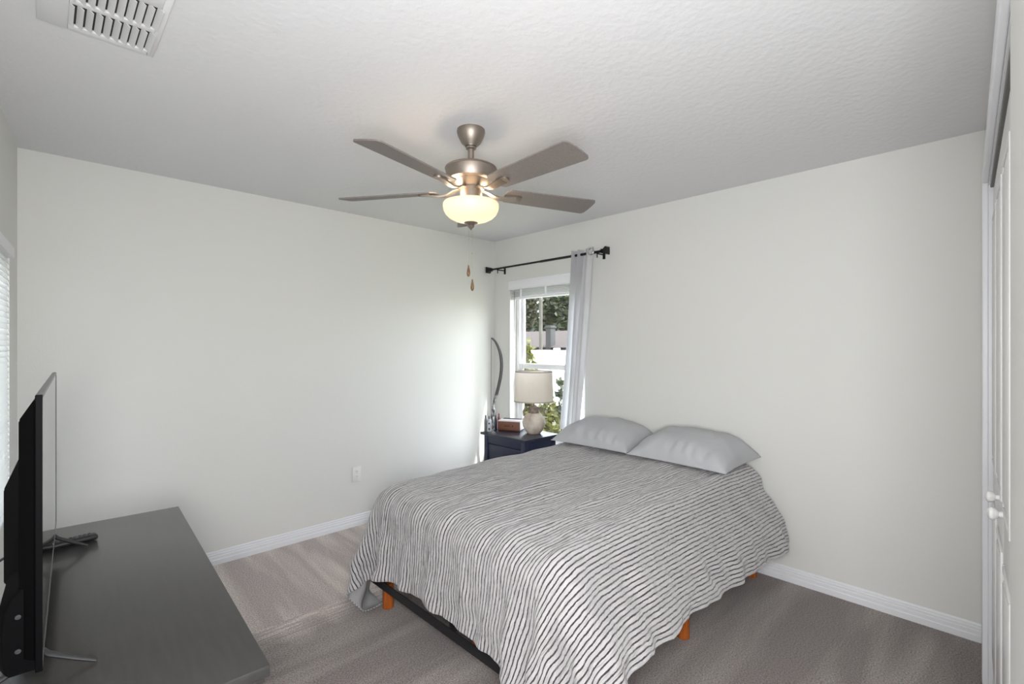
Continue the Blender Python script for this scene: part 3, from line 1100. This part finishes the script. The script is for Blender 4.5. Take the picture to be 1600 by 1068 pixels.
def cloth():
    """drape the duvet over the mattress: a small position-based cloth solver"""
    rng = np.random.default_rng(4)
    h = .0245
    XF, XH = BX0 - .36, 3.14           # where the flat sheet would end, at the foot and at the head
    YR, YLf = BY0 - .345, BY1 + .37
    NX = int((XH - XF) / h) + 1
    NY = int((YLf - YR) / h) + 1
    gx, gy = np.meshgrid(np.linspace(XF, XH, NX), np.linspace(YR, YLf, NY), indexing='ij')
    rot = .045
    uvx, uvy = gx - XF, gy - YR
    P = np.stack([gx + rot * (gy - 1.7), gy - rot * (gx - 2.2), np.full_like(gx, .76)], -1)
    P[..., 2] += rng.normal(0, .002, gx.shape)
    V = np.zeros_like(P)
    hx, hy = (XH - XF) / (NX - 1), (YLf - YR) / (NY - 1)
    # a little extra cloth in smooth random patches, which buckles into wrinkles

    def smooth_noise(n):
        a = rng.normal(0, 1, (NX, NY))
        for _ in range(n):
            a = (a + np.roll(a, 1, 0) + np.roll(a, -1, 0) + np.roll(a, 1, 1) + np.roll(a, -1, 1)) / 5
        return a / a.std()
    ex = 1 + .010 * np.clip(smooth_noise(5), -1, 2)
    ey = 1.008 + .016 * np.clip(smooth_noise(5), -1, 2)
    cons = []

    def add(di, dj, rest, st):
        for c in range(2):
            if di and dj:
                I = np.arange(0, NX - di)
                J0 = np.arange(0, NY - abs(dj)) if dj > 0 else np.arange(-dj, NY)
                I = I[(I // di) % 2 == c]
                ii, jj = np.meshgrid(I, J0, indexing='ij')
            elif di:
                I = np.arange(0, NX - di)
                I = I[(I // di) % 2 == c]
                ii, jj = np.meshgrid(I, np.arange(NY), indexing='ij')
            else:
                J = np.arange(0, NY - dj)
                J = J[(J // dj) % 2 == c]
                ii, jj = np.meshgrid(np.arange(NX), J, indexing='ij')
            ii, jj = ii.ravel(), jj.ravel()
            a = ii * NY + jj
            b = (ii + di) * NY + jj + dj
            cons.append((a, b, rest[ii, jj], st))
    add(1, 0, hx * ex, 1.0)
    add(0, 1, hy * ey, 1.0)
    dg = math.hypot(hx, hy) * np.ones((NX, NY))
    add(1, 1, dg, .25)
    add(1, -1, dg, .25)
    add(3, 0, 3 * hx * np.ones((NX, NY)), .05)
    add(0, 3, 3 * hy * np.ones((NX, NY)), .05)
    P = P.reshape(-1, 3)
    V = V.reshape(-1, 3)
    rad = .11
    cx, cy = (BX0 + BX1 + .1) / 2, (BY0 + BY1) / 2
    hxb, hyb = (BX1 + .1 - BX0) / 2 - rad + .006, (BY1 - BY0) / 2 - rad + .006
    dt = 1 / 60
    for step in range(230):
        V[:, 2] -= 5.0 * dt
        V *= .985 if step < 150 else .93
        Q = P + V * dt
        for it in range(14):
            for a, b, L, st in cons:
                d = Q[b] - Q[a]
                l = np.sqrt((d * d).sum(1)) + 1e-9
                f = (st * .5 * (l - L) / l)[:, None] * d
                Q[a] += f
                Q[b] -= f
            if it % 3 == 2:
                # mattress: rounded box standing on the frame
                tz = .006 + .648 + .026 * (Q[:, 0] - BX0) / 1.9
                dz = np.clip(tz - rad - Q[:, 2], 0, .5)          # the padded duvet stands off towards its hem
                q = np.stack([np.abs(Q[:, 0] - cx) - hxb - .05 * dz, np.abs(Q[:, 1] - cy) - hyb - np.where(Q[:, 1] < cy, .185 * (1 - np.exp(-dz / .14)), .11 * (1 - np.exp(-dz / .2))), Q[:, 2] - (tz - rad)], -1)
                qm = np.maximum(q, 0)
                l = np.sqrt((qm * qm).sum(1))
                ins = l + np.minimum(q.max(1), 0) - rad
                hit = (ins < .006) & (Q[:, 2] > .12)
                if hit.any():
                    n = qm[hit].copy()
                    zero = l[hit] < 1e-6
                    n[zero] = (0, 0, 1)
                    n /= np.sqrt((n * n).sum(1))[:, None]
                    n[:, 0] *= np.sign(Q[hit, 0] - cx)
                    n[:, 1] *= np.sign(Q[hit, 1] - cy)
                    Q[hit] += n * (.006 - ins[hit])[:, None]
                    dlt = Q[hit] - P[hit]
                    dn = (dlt * n).sum(1)[:, None] * n
                    mu = .55
                    Q[hit] = P[hit] + dn + (dlt - dn) * (1 - mu)
                Q[:, 2] = np.maximum(Q[:, 2], .012)
                Q[:, 0] = np.minimum(Q[:, 0], XW - .02)
        V = (Q - P) / dt
        P = Q
    P = P.reshape(NX, NY, 3)
    # long shallow creases running from foot to head
    a = rng.normal(0, 1, (NX, NY))
    for _ in range(14):
        a = (a + np.roll(a, 1, 0) + np.roll(a, -1, 0)) / 3
    a = (2 * a + np.roll(a, 1, 1) + np.roll(a, -1, 1)) / 4
    a = a / a.std()
    tu = np.gradient(P, axis=0)
    tv = np.gradient(P, axis=1)
    nn = np.cross(tu, tv)
    nn /= np.sqrt((nn * nn).sum(-1))[..., None] + 1e-9
    P = P + nn * (np.clip(a, -1.5, 2.5) * .0055)[..., None]
    # gathers running up from the hem on the right side
    b = rng.normal(0, 1, (NX, NY))
    for _ in range(9):
        b = (b + np.roll(b, 1, 1) + np.roll(b, -1, 1)) / 3
    for _ in range(2):
        b = (b + np.roll(b, 1, 0) + np.roll(b, -1, 0)) / 3
    b = b / b.std()
    t = np.clip(1 - uvy / .42, 0, 1) + .6 * np.clip(1 - uvx / .30, 0, 1)
    P = P + nn * (b * .0135 * np.clip(t, 0, 1))[..., None]
    P[..., 0] = np.minimum(P[..., 0], XW - .02)
    print('hem z: foot', P[0, ::12, 2].round(2), 'right', P[::12, 0, 2].round(2), P[::12, 0, 1].round(2))
    return P, uvx, uvy


P, ux, uy = cloth()
NX, NY = ux.shape
bm = NB()
uvl = bm.loops.layers.uv.new('cloth')
vs = [[bm.verts.new(P[i, j]) for j in range(NY)] for i in range(NX)]
for i in range(NX - 1):
    for j in range(NY - 1):
        f = bm.faces.new((vs[i][j], vs[i + 1][j], vs[i + 1][j + 1], vs[i][j + 1]))
        for lp, (a, b) in zip(f.loops, ((i, j), (i + 1, j), (i + 1, j + 1), (i, j + 1))):
            lp[uvl].uv = (ux[a, b], uy[a, b])
duvet = finish('duvet', bm, [M['stripe'], M['lining']], angle=180)
tag(duvet, 'grey and white striped duvet spread over the bed', 'duvet')
up = sum(p.normal.z for p in duvet.data.polygons)
so = duvet.modifiers.new('thickness', 'SOLIDIFY')
so.thickness = .008
so.offset = -1 if up > 0 else 1
so.material_offset = 1
so.material_offset_rim = 0
sb = duvet.modifiers.new('smooth', 'SUBSURF')
sb.levels = 1
sb.render_levels = 2


def pillow(name, label, c, L, W, Hh, rotz, tilt, seed, roll=0):
    """L along local y (width of the bed), W along local x"""
    rng = random.Random(seed)
    ph = [rng.uniform(0, 6.28) for _ in range(8)]
    T = Matrix.Translation(c) @ Matrix.Rotation(rotz, 4, 'Z') @ Matrix.Rotation(tilt, 4, 'Y') @ Matrix.Rotation(roll, 4, 'X')
    n1, n2 = 64, 48
    bm = NB()
    top, bot = [], []
    for i in range(n1 + 1):
        a = -1 + 2 * i / n1
        rt, rb = [], []
        for j in range(n2 + 1):
            b = -1 + 2 * j / n2
            # sides pull in between the corners
            y = a * L / 2 * (1 - .045 * (1 - b * b) * abs(a) ** 6)
            x = b * W / 2 * (1 - .07 * (1 - a * a) * abs(b) ** 6)
            fat = ((1 - abs(a) ** 3.2) * (1 - abs(b) ** 2.6)) ** .58
            wr = .010 * math.sin(9 * a + 4 * b + ph[0]) * (1 - fat) + .006 * math.sin(17 * a - 3 * b + ph[1]) * (1 - fat) * fat * 2
            edge = max(0, abs(b) - .55) / .45
            wr += .013 * edge * (1 - abs(a) ** 8) * math.sin(21 * a + 3 * math.sin(3 * a + ph[3]) + ph[2]) * (1 - abs(b) ** 12)
            wr += .006 * math.sin(6 * a - 5 * b + ph[4]) * math.sin(4 * a + 3 * b + ph[5])
            zt = Hh * (.90 + .14 * b) * fat + wr * fat ** .3
            zb = -Hh * .10 * fat
            rt.append(bm.verts.new(T @ Vector((x, y, zt + .002))))
            rb.append(bm.verts.new(T @ Vector((x, y, zb - .002))))
        top.append(rt)
        bot.append(rb)
    for g, fl_ in ((top, False), (bot, True)):
        for i in range(n1):
            for j in range(n2):
                q = (g[i][j], g[i + 1][j], g[i + 1][j + 1], g[i][j + 1])
                bm.faces.new(q[::-1] if fl_ else q)
    edge_t = [top[i][0] for i in range(n1 + 1)] + [top[n1][j] for j in range(1, n2 + 1)] + [top[i][n2] for i in range(n1 - 1, -1, -1)] + [top[0][j] for j in range(n2 - 1, 0, -1)]
    edge_b = [bot[i][0] for i in range(n1 + 1)] + [bot[n1][j] for j in range(1, n2 + 1)] + [bot[i][n2] for i in range(n1 - 1, -1, -1)] + [bot[0][j] for j in range(n2 - 1, 0, -1)]
    for k in range(len(edge_t)):
        m = (k + 1) % len(edge_t)
        bm.faces.new((edge_t[k], edge_t[m], edge_b[m], edge_b[k]))
    o = finish(name, bm, M['pillow'], angle=180)
    tag(o, label, 'pillow', 'pillows at the head of the bed')
    return o


pillow('pillow', 'light grey pillow at the window side of the bed, next to the curtain', (2.965, 2.090, .719), .64, .46, .165, R(2), R(-3), 1)
pillow('pillow', 'light grey pillow on the right of the bed, nearer the closet', (2.960, 1.418, .716), .66, .47, .175, R(-3), R(-3), 2)

# ------------------------------------------------------------------ nightstand
NX0, NX1, NY0_, NY1_ = 2.585, 2.985, 2.535, 3.052
ns = thing('nightstand', 'navy blue wooden nightstand between the bed and the corner', 'nightstand', ((NX0 + NX1) / 2, (NY0_ + NY1_) / 2, 0))
bm = NB()
box(bm, (NX0, NY0_, .680), (NX1, NY1_, .700), .003)
finish('top_board', bm, M['navy_top'], ns)
for x in (NX0 + .022, NX1 - .06):
    for y in (NY0_ + .025, NY1_ - .025 - .04):
        bm = NB()
        box(bm, (x, y, 0), (x + .04, y + .04, .6795), .002)
        finish('leg', bm, M['navy'], ns)
bm = NB()
box(bm, (NX0 + .032, NY1_ - .058, .10), (NX1 - .022, NY1_ - .030, .6795), .002)
box(bm, (NX0 + .032, NY0_ + .030, .10), (NX1 - .022, NY0_ + .058, .6795), .002)
box(bm, (NX1 - .045, NY0_ + .05, .10), (NX1 - .026, NY1_ - .05, .6795), .002)
box(bm, (NX0 + .026, NY0_ + .05, .615), (NX0 + .05, NY1_ - .05, .6795), .002)
finish('carcass', bm, M['navy'], ns)
bm = NB()
box(bm, (NX0 + .04, NY0_ + .05, .12), (NX1 - .045, NY1_ - .05, .14), .002)
finish('shelf', bm, M['navy'], ns)
for z0, z1 in ((.43, .61), (.24, .42)):
    bm = NB()
    box(bm, (NX0 + .030, NY0_ + .070, z0), (NX0 + .33, NY1_ - .070, z1), .003)
    dd = finish('drawer', bm, M['navy'], ns)
    bm = NB()
    lathe(bm, [(.001, -.001), (.008, 0), (.007, .01), (.014, .018), (.015, .024), (.010, .029), (.001, .030)], n=20,
          M_=Matrix.Translation((NX0 + .030, (NY0_ + NY1_) / 2, (z0 + z1) / 2)) @ Matrix.Rotation(-PI / 2, 4, 'Y'))
    finish('drawer_knob', bm, M['knob_dark'], dd)

# ------------------------------------------------------------------ table lamp
LX, LY, LZ = 2.862, 2.705, .7005
lp = thing('table_lamp', 'table lamp with round weathered clay base and beige linen drum shade', 'lamp', (LX, LY, LZ))


def ll(name, prof, m, n=48, cap=True):
    bm = NB()
    lathe(bm, prof, (LX, LY, LZ), n, cap=cap)
    return finish(name, bm, m, lp, angle=45)


ll('base_jug', [(.001, 0), (.052, 0), (.056, .004), (.072, .024), (.088, .055), (.094, .085), (.090, .115), (.078, .140), (.058, .160), (.046, .166), (.001, .166)], M['lamp_clay'])
ll('neck', [(.046, .164), (.050, .168), (.044, .176), (.040, .196), (.047, .206), (.046, .212), (.036, .216), (.018, .222), (.001, .222)], M['lamp_neck'], 32)
for s in (1, -1):
    bm = NB()
    d = rgt * s
    b = Vector((LX, LY, LZ))
    tube(bm, cat_rom([b + d * .040 + Vector((0, 0, .200)), b + d * .066 + Vector((0, 0, .206)), b + d * .082 + Vector((0, 0, .180)), b + d * .080 + Vector((0, 0, .138))], 6), .0085, 10)
    finish('jug_handle', bm, M['lamp_neck'], lp)
ll('stem', [(.008, .220), (.008, .262), (.015, .264), (.015, .310), (.006, .312)], M['lamp_neck'], 20)
bm = NB()
rings = [(.161, .258), (.160, .262), (.150, .500), (.1485, .503), (.1465, .503), (.1475, .500), (.1575, .262), (.1585, .258), (.161, .258)]
lathe(bm, rings, (LX, LY, LZ), 56, cap=False)
sh = finish('lamp_shade', bm, M['shade'], lp, angle=60)
bm = NB()
lathe(bm, [(.1615, .257), (.1612, .266), (.1600, .266), (.1600, .257), (.1615, .257)], (LX, LY, LZ), 56, cap=False)
finish('shade_band', bm, M['shade_trim'], sh)
bm = NB()
lathe(bm, [(.1505, .495), (.1500, .504), (.1487, .504), (.1490, .495), (.1505, .495)], (LX, LY, LZ), 56, cap=False)
finish('shade_band', bm, M['shade_trim'], sh)
bm = NB()
for k in range(3):
    a = k * 2 * PI / 3
    tube(bm, [(LX, LY, LZ + .485), (LX + .149 * math.cos(a), LY + .149 * math.sin(a), LZ + .492)], .002, 6)
tube(bm, [(LX, LY, LZ + .30), (LX, LY, LZ + .488)], .003, 6)
finish('shade_spider', bm, M['chain'], sh)

# ------------------------------------------------------------------ wooden box
TB = Matrix.Translation((2.835, 2.935, .7005)) @ Matrix.Rotation(R(27), 4, 'Z')
wbx = thing('wooden_box', 'small lidded box with walnut front beside the lamp base', 'box', (2.835, 2.935, .7005), R(27))
bm = NB()
box(bm, (-.062, -.094, .008), (.062, .094, .078), .003, M_=TB)
finish('body', bm, M['box_white'], wbx)
bm = NB()
box(bm, (-.068, -.094, .008), (-.0622, .094, .078), .0015, M_=TB)
fr = finish('front_panel', bm, M['box_wood'], wbx)
bm = NB()
lathe(bm, [(.0005, 0), (.0055, 0), (.0055, .001), (.0005, .001)], n=16, M_=TB @ Matrix.Translation((-.068, -.030, .043)) @ Matrix.Rotation(-PI / 2, 4, 'Y'))
for i in range(6):
    box(bm, (-.0688, .036 - i * .008, .040), (-.068, .041 - i * .008, .046), 0, M_=TB)
finish('printed_mark', bm, M['ink'], fr, smooth=False)
bm = NB()
box(bm, (-.071, -.097, .0785), (.066, .097, .088), .002, M_=TB)
finish('lid', bm, M['box_white'], wbx)
bm = NB()
box(bm, (-.066, -.092, 0), (.062, .092, .008), .001, M_=TB)
box(bm, (.010, -.085, .088), (.050, .085, .0915), .001, M_=TB)
finish('plinth_and_slot', bm, M['ink'], wbx)

# ------------------------------------------------------------------ bottles


def bottle(name, label, p, r, h, m, mc):
    t = thing(name, label, 'bottle', p, 0, 'toiletries on the nightstand')
    bm = NB()
    lathe(bm, [(.001, 0), (r * .9, 0), (r, .003), (r, h * .68), (r * .85, h * .76), (r * .42, h * .82), (r * .42, h * .84), (.001, h * .84)], p, 24)
    finish('body', bm, m, t, angle=40)
    bm = NB()
    lathe(bm, [(r * .5, h * .82), (r * .52, h * .83), (r * .52, h * .98), (r * .4, h), (.001, h)], p, 20)
    finish('cap', bm, mc, t, angle=40)
    return t


ba = bottle('bottle', 'tall pale bottle with dark square marks left of the wooden box', (2.655, 3.018, .7005), .017, .125, M['bottle_w'], M['bottle_g'])
for z0, z1 in ((.012, .030), (.060, .072)):
    bm = NB()
    p = Vector((2.655, 3.018, .7005)) - fwd * .0165
    T = Matrix.Translation(p) @ Matrix.Rotation(math.atan2(fwd.y, fwd.x), 4, 'Z')
    box(bm, (-.0012, -.006, z0), (.004, .006, z1), 0, M_=T)
    finish('label_mark', bm, M['slot'], ba, smooth=False)
bottle('bottle', 'slim grey metallic bottle furthest left on the nightstand', (2.625, 3.030, .7005), .012, .135, M['bottle_g'], M['bow_limb'])
bottle('bottle', 'dark blue bottle standing behind the wooden box', (2.735, 3.028, .7005), .013, .125, M['bottle_d'], M['bottle_d'])
bottle('bottle', 'dark red bottle standing behind the wooden box', (2.775, 3.030, .7005), .011, .135, M['bottle_r'], M['bottle_r'])

# ------------------------------------------------------------------ recurve bow in the corner
bow = thing('archery_bow', 'dark recurve archery bow leaning in the corner behind the nightstand', 'bow', (3.05, 3.446, 0))
B0 = Vector((3.055, 3.446, 0))


def bp_(s, z):
    return B0 + rgt * s + Vector((0, 0, z))


half = [(0, 1.482), (.020, 1.470), (.048, 1.435), (.076, 1.372), (.094, 1.300), (.099, 1.215), (.090, 1.115), (.070, 1.020), (.048, .935)]
for sgn, zb in ((1, 0), (-1, 1.494)):
    pts = [bp_(s, z if sgn > 0 else 1.494 - z) for s, z in half]
    pp = cat_rom(pts, 5)
    n = len(pp)
    bm = NB()
    tube(bm, pp, [.006 + .009 * min(1, 2 * i / n) for i in range(n)], 10, flat=.5, up=(fwd.x, fwd.y, 0))
    finish('limb', bm, M['bow_limb'], bow)
bm = NB()
tube(bm, cat_rom([bp_(.050, .945), bp_(.036, .90), bp_(.020, .83), bp_(.026, .78), bp_(.012, .735), bp_(.022, .66), bp_(.020, .62), bp_(.036, .59), bp_(.050, .549)], 5),
     [.013] * 12 + [.018] * 17 + [.013] * 12, 12)
finish('riser', bm, M['bow_riser'], bow)
bm = NB()
tube(bm, [bp_(.001, 1.476), bp_(-.002, .747), bp_(.001, .018)], .0016, 6)
finish('string', bm, M['bow_limb'], bow)

# ------------------------------------------------------------------ outside
rng = random.Random(11)
bm = NB()
box(bm, (3.5, -30, -.55), (9.2, 60, -.45))
struct(finish('ground_yard', bm, M['grass'], smooth=False))
bm = NB()
box(bm, (9.2, -40, -1.75), (80, 90, -1.6))
struct(finish('ground_beyond', bm, M['grass'], smooth=False))
fe = thing('vinyl_fence', 'plain white vinyl fence outside the window', 'fence', (8.6, 9, -.45))
bm = NB()
for k in range(7):
    y0 = -3 + k * 2.6
    box(bm, (8.60, y0 + .06, -.40), (8.63, y0 + 2.54, 1.20), 0)
finish('boards', bm, M['fence'], fe, smooth=False)
for k in range(8):
    bm = NB()
    y0 = -3 + k * 2.6
    box(bm, (8.555, y0 - .06, -.45), (8.675, y0 + .06, 1.34), .01)
    finish('fence_post', bm, M['fence'], fe)
bm = NB()
box(bm, (8.59, -2.94, 1.20), (8.64, 15.14, 1.285), .005)
finish('top_rail', bm, M['fence'], fe)


def leaf(bm, p, s, rng):
    d = Vector((rng.gauss(0, 1), rng.gauss(0, 1), rng.gauss(0, .7))).normalized()
    n = d.orthogonal().normalized()
    n.rotate(Matrix.Rotation(rng.uniform(0, 6.28), 3, d))
    w = n.cross(d) * s * .32
    a = [p - d * s * .5, p + w - n * s * .05, p + d * s * .5, p - w - n * s * .05]
    bm.faces.new([bm.verts.new(v) for v in a])


def plant(name, label, cat, base, h, crown, n, s, m, group, trunk_r, lump=5, seed=0):
    """trunk plus crown of separate leaf blades gathered in lumps; crown = (centre height, radius xy, radius z)"""
    rng = random.Random(seed)
    t = thing(name, label, cat, base, 0, group)
    base = Vector(base)
    c = base + Vector((0, 0, crown[0]))
    bm = NB()
    tube(bm, [base, base + Vector((.02 * h, 0, h * .3)), c + Vector((0, 0, -crown[2] * .2))], [trunk_r, trunk_r * .8, trunk_r * .4], 8)
    lumps = []
    for _ in range(lump):
        v = Vector((rng.gauss(0, 1), rng.gauss(0, 1), rng.gauss(0, 1))).normalized() * rng.uniform(.2, .75)
        q = c + Vector((v.x * crown[1], v.y * crown[1], v.z * crown[2]))
        lumps.append(q)
        tube(bm, [base + Vector((.02 * h, 0, h * .3)), (base + q) / 2 + Vector((0, 0, h * .1)), q], [trunk_r * .5, trunk_r * .3, trunk_r * .12], 6)
    finish('trunk', bm, M['bark'], t)
    bm = NB()
    for _ in range(n):
        q = rng.choice(lumps)
        v = Vector((rng.gauss(0, 1), rng.gauss(0, 1), rng.gauss(0, 1))).normalized() * (rng.random() ** .4)
        leaf(bm, q + Vector((v.x * crown[1] * .55, v.y * crown[1] * .55, v.z * crown[2] * .5)), s * rng.uniform(.6, 1.3), rng)
    f = finish('foliage', bm, m, t, smooth=False)
    return t


def on_ray(px, X):
    k = (px - 800) / 755
    return X * (-.695 * k + .719) / (.719 * k + .695)


trees = [(786, 34, 9, 0, 'leftmost of the trees behind the fence, dark green'), (826, 41, 10.5, 1, 'olive green tree far behind the fence seen left of the pole'),
         (866, 34, 9, 0, 'dark green tree behind the fence rising over the grey chimney'), (906, 41, 10.5, 1, 'olive green tree far behind the fence, at the curtain edge'),
         (946, 34, 9, 0, 'rightmost of the trees behind the fence, dark green')]
for i, (px, X, hh, kind, lab) in enumerate(trees):
    plant('tree', lab, 'tree', (X, on_ray(px, X), -1.6), hh, (hh * .52, 2.15, hh * .48), 5200, .56, M[('leaf_tree', 'leaf_tree2')[kind]], 'trees behind the fence', .22, 14, 20 + i)
plant('shrub', 'yellow green leafy shrub just outside the window, left of the lamp shade', 'shrub', (4.55, on_ray(826, 4.55), -.45), 2.0, (1.35, .20, .58), 520, .10, M['leaf_shrub'], None, .018, 9, 3)
plant('shrub', 'low yellow green shrub outside the window, seen right of the lamp base', 'shrub', (5.2, on_ray(857, 5.2), -.45), 1.2, (.66, .27, .50), 620, .10, M['leaf_shrub'], None, .018, 9, 5)
plant('shrub', 'slender dark twig of leaves outside the window beside the curtain', 'shrub', (4.3, on_ray(876, 4.3), -.45), 1.8, (1.30, .05, .36), 46, .085, M['leaf_tree'], None, .008, 5, 7)

hs = thing('neighbour_house', 'low grey house with pinkish roof and chimney behind the white fence', 'house', (24, on_ray(860, 24), -1.6))
hy = on_ray(862, 24)
bm = NB()
box(bm, (22, hy - 5, -1.6), (28, hy + 5, 1.30))
finish('walls', bm, M['stucco'], hs, smooth=False)
bm = NB()
A = [bm.verts.new(v) for v in ((21.5, hy - 5.5, 1.25), (28.5, hy - 5.5, 1.25), (28.5, hy + 5.5, 1.25), (21.5, hy + 5.5, 1.25))]
Bv = [bm.verts.new(v) for v in ((25, hy - 3, 2.35), (25, hy + 4, 2.35))]
for f in ((A[0], A[1], Bv[0]), (A[1], A[2], Bv[1], Bv[0]), (A[2], A[3], Bv[1]), (A[3], A[0], Bv[0], Bv[1]), tuple(A)):
    bm.faces.new(f)
finish('roof', bm, M['roof'], hs, smooth=False)
bm = NB()
cy_ = on_ray(864, 22)
box(bm, (21.55, cy_ - .2, -1.6), (22.0, cy_ + .2, 2.55), .02)
box(bm, (21.5, cy_ - .25, 2.4), (22.05, cy_ + .25, 2.5), .01)
finish('chimney', bm, M['chimney'], hs)
for px in (848, 876, 900):
    y = on_ray(px, 22)
    bm = NB()
    box(bm, (21.97, y - .55, .2), (22.02, y + .55, 1.1))
    finish('house_window', bm, M['house_glass'], hs, smooth=False)
up_ = on_ray(845, 11)
bm = NB()
tube(bm, [(11, up_, -1.62), (11, up_, 6.5)], [.062, .050], 12)
po = finish('utility_pole', bm, M['pole'])
tag(po, 'thin pale pole standing behind the white fence outside the window', 'pole')
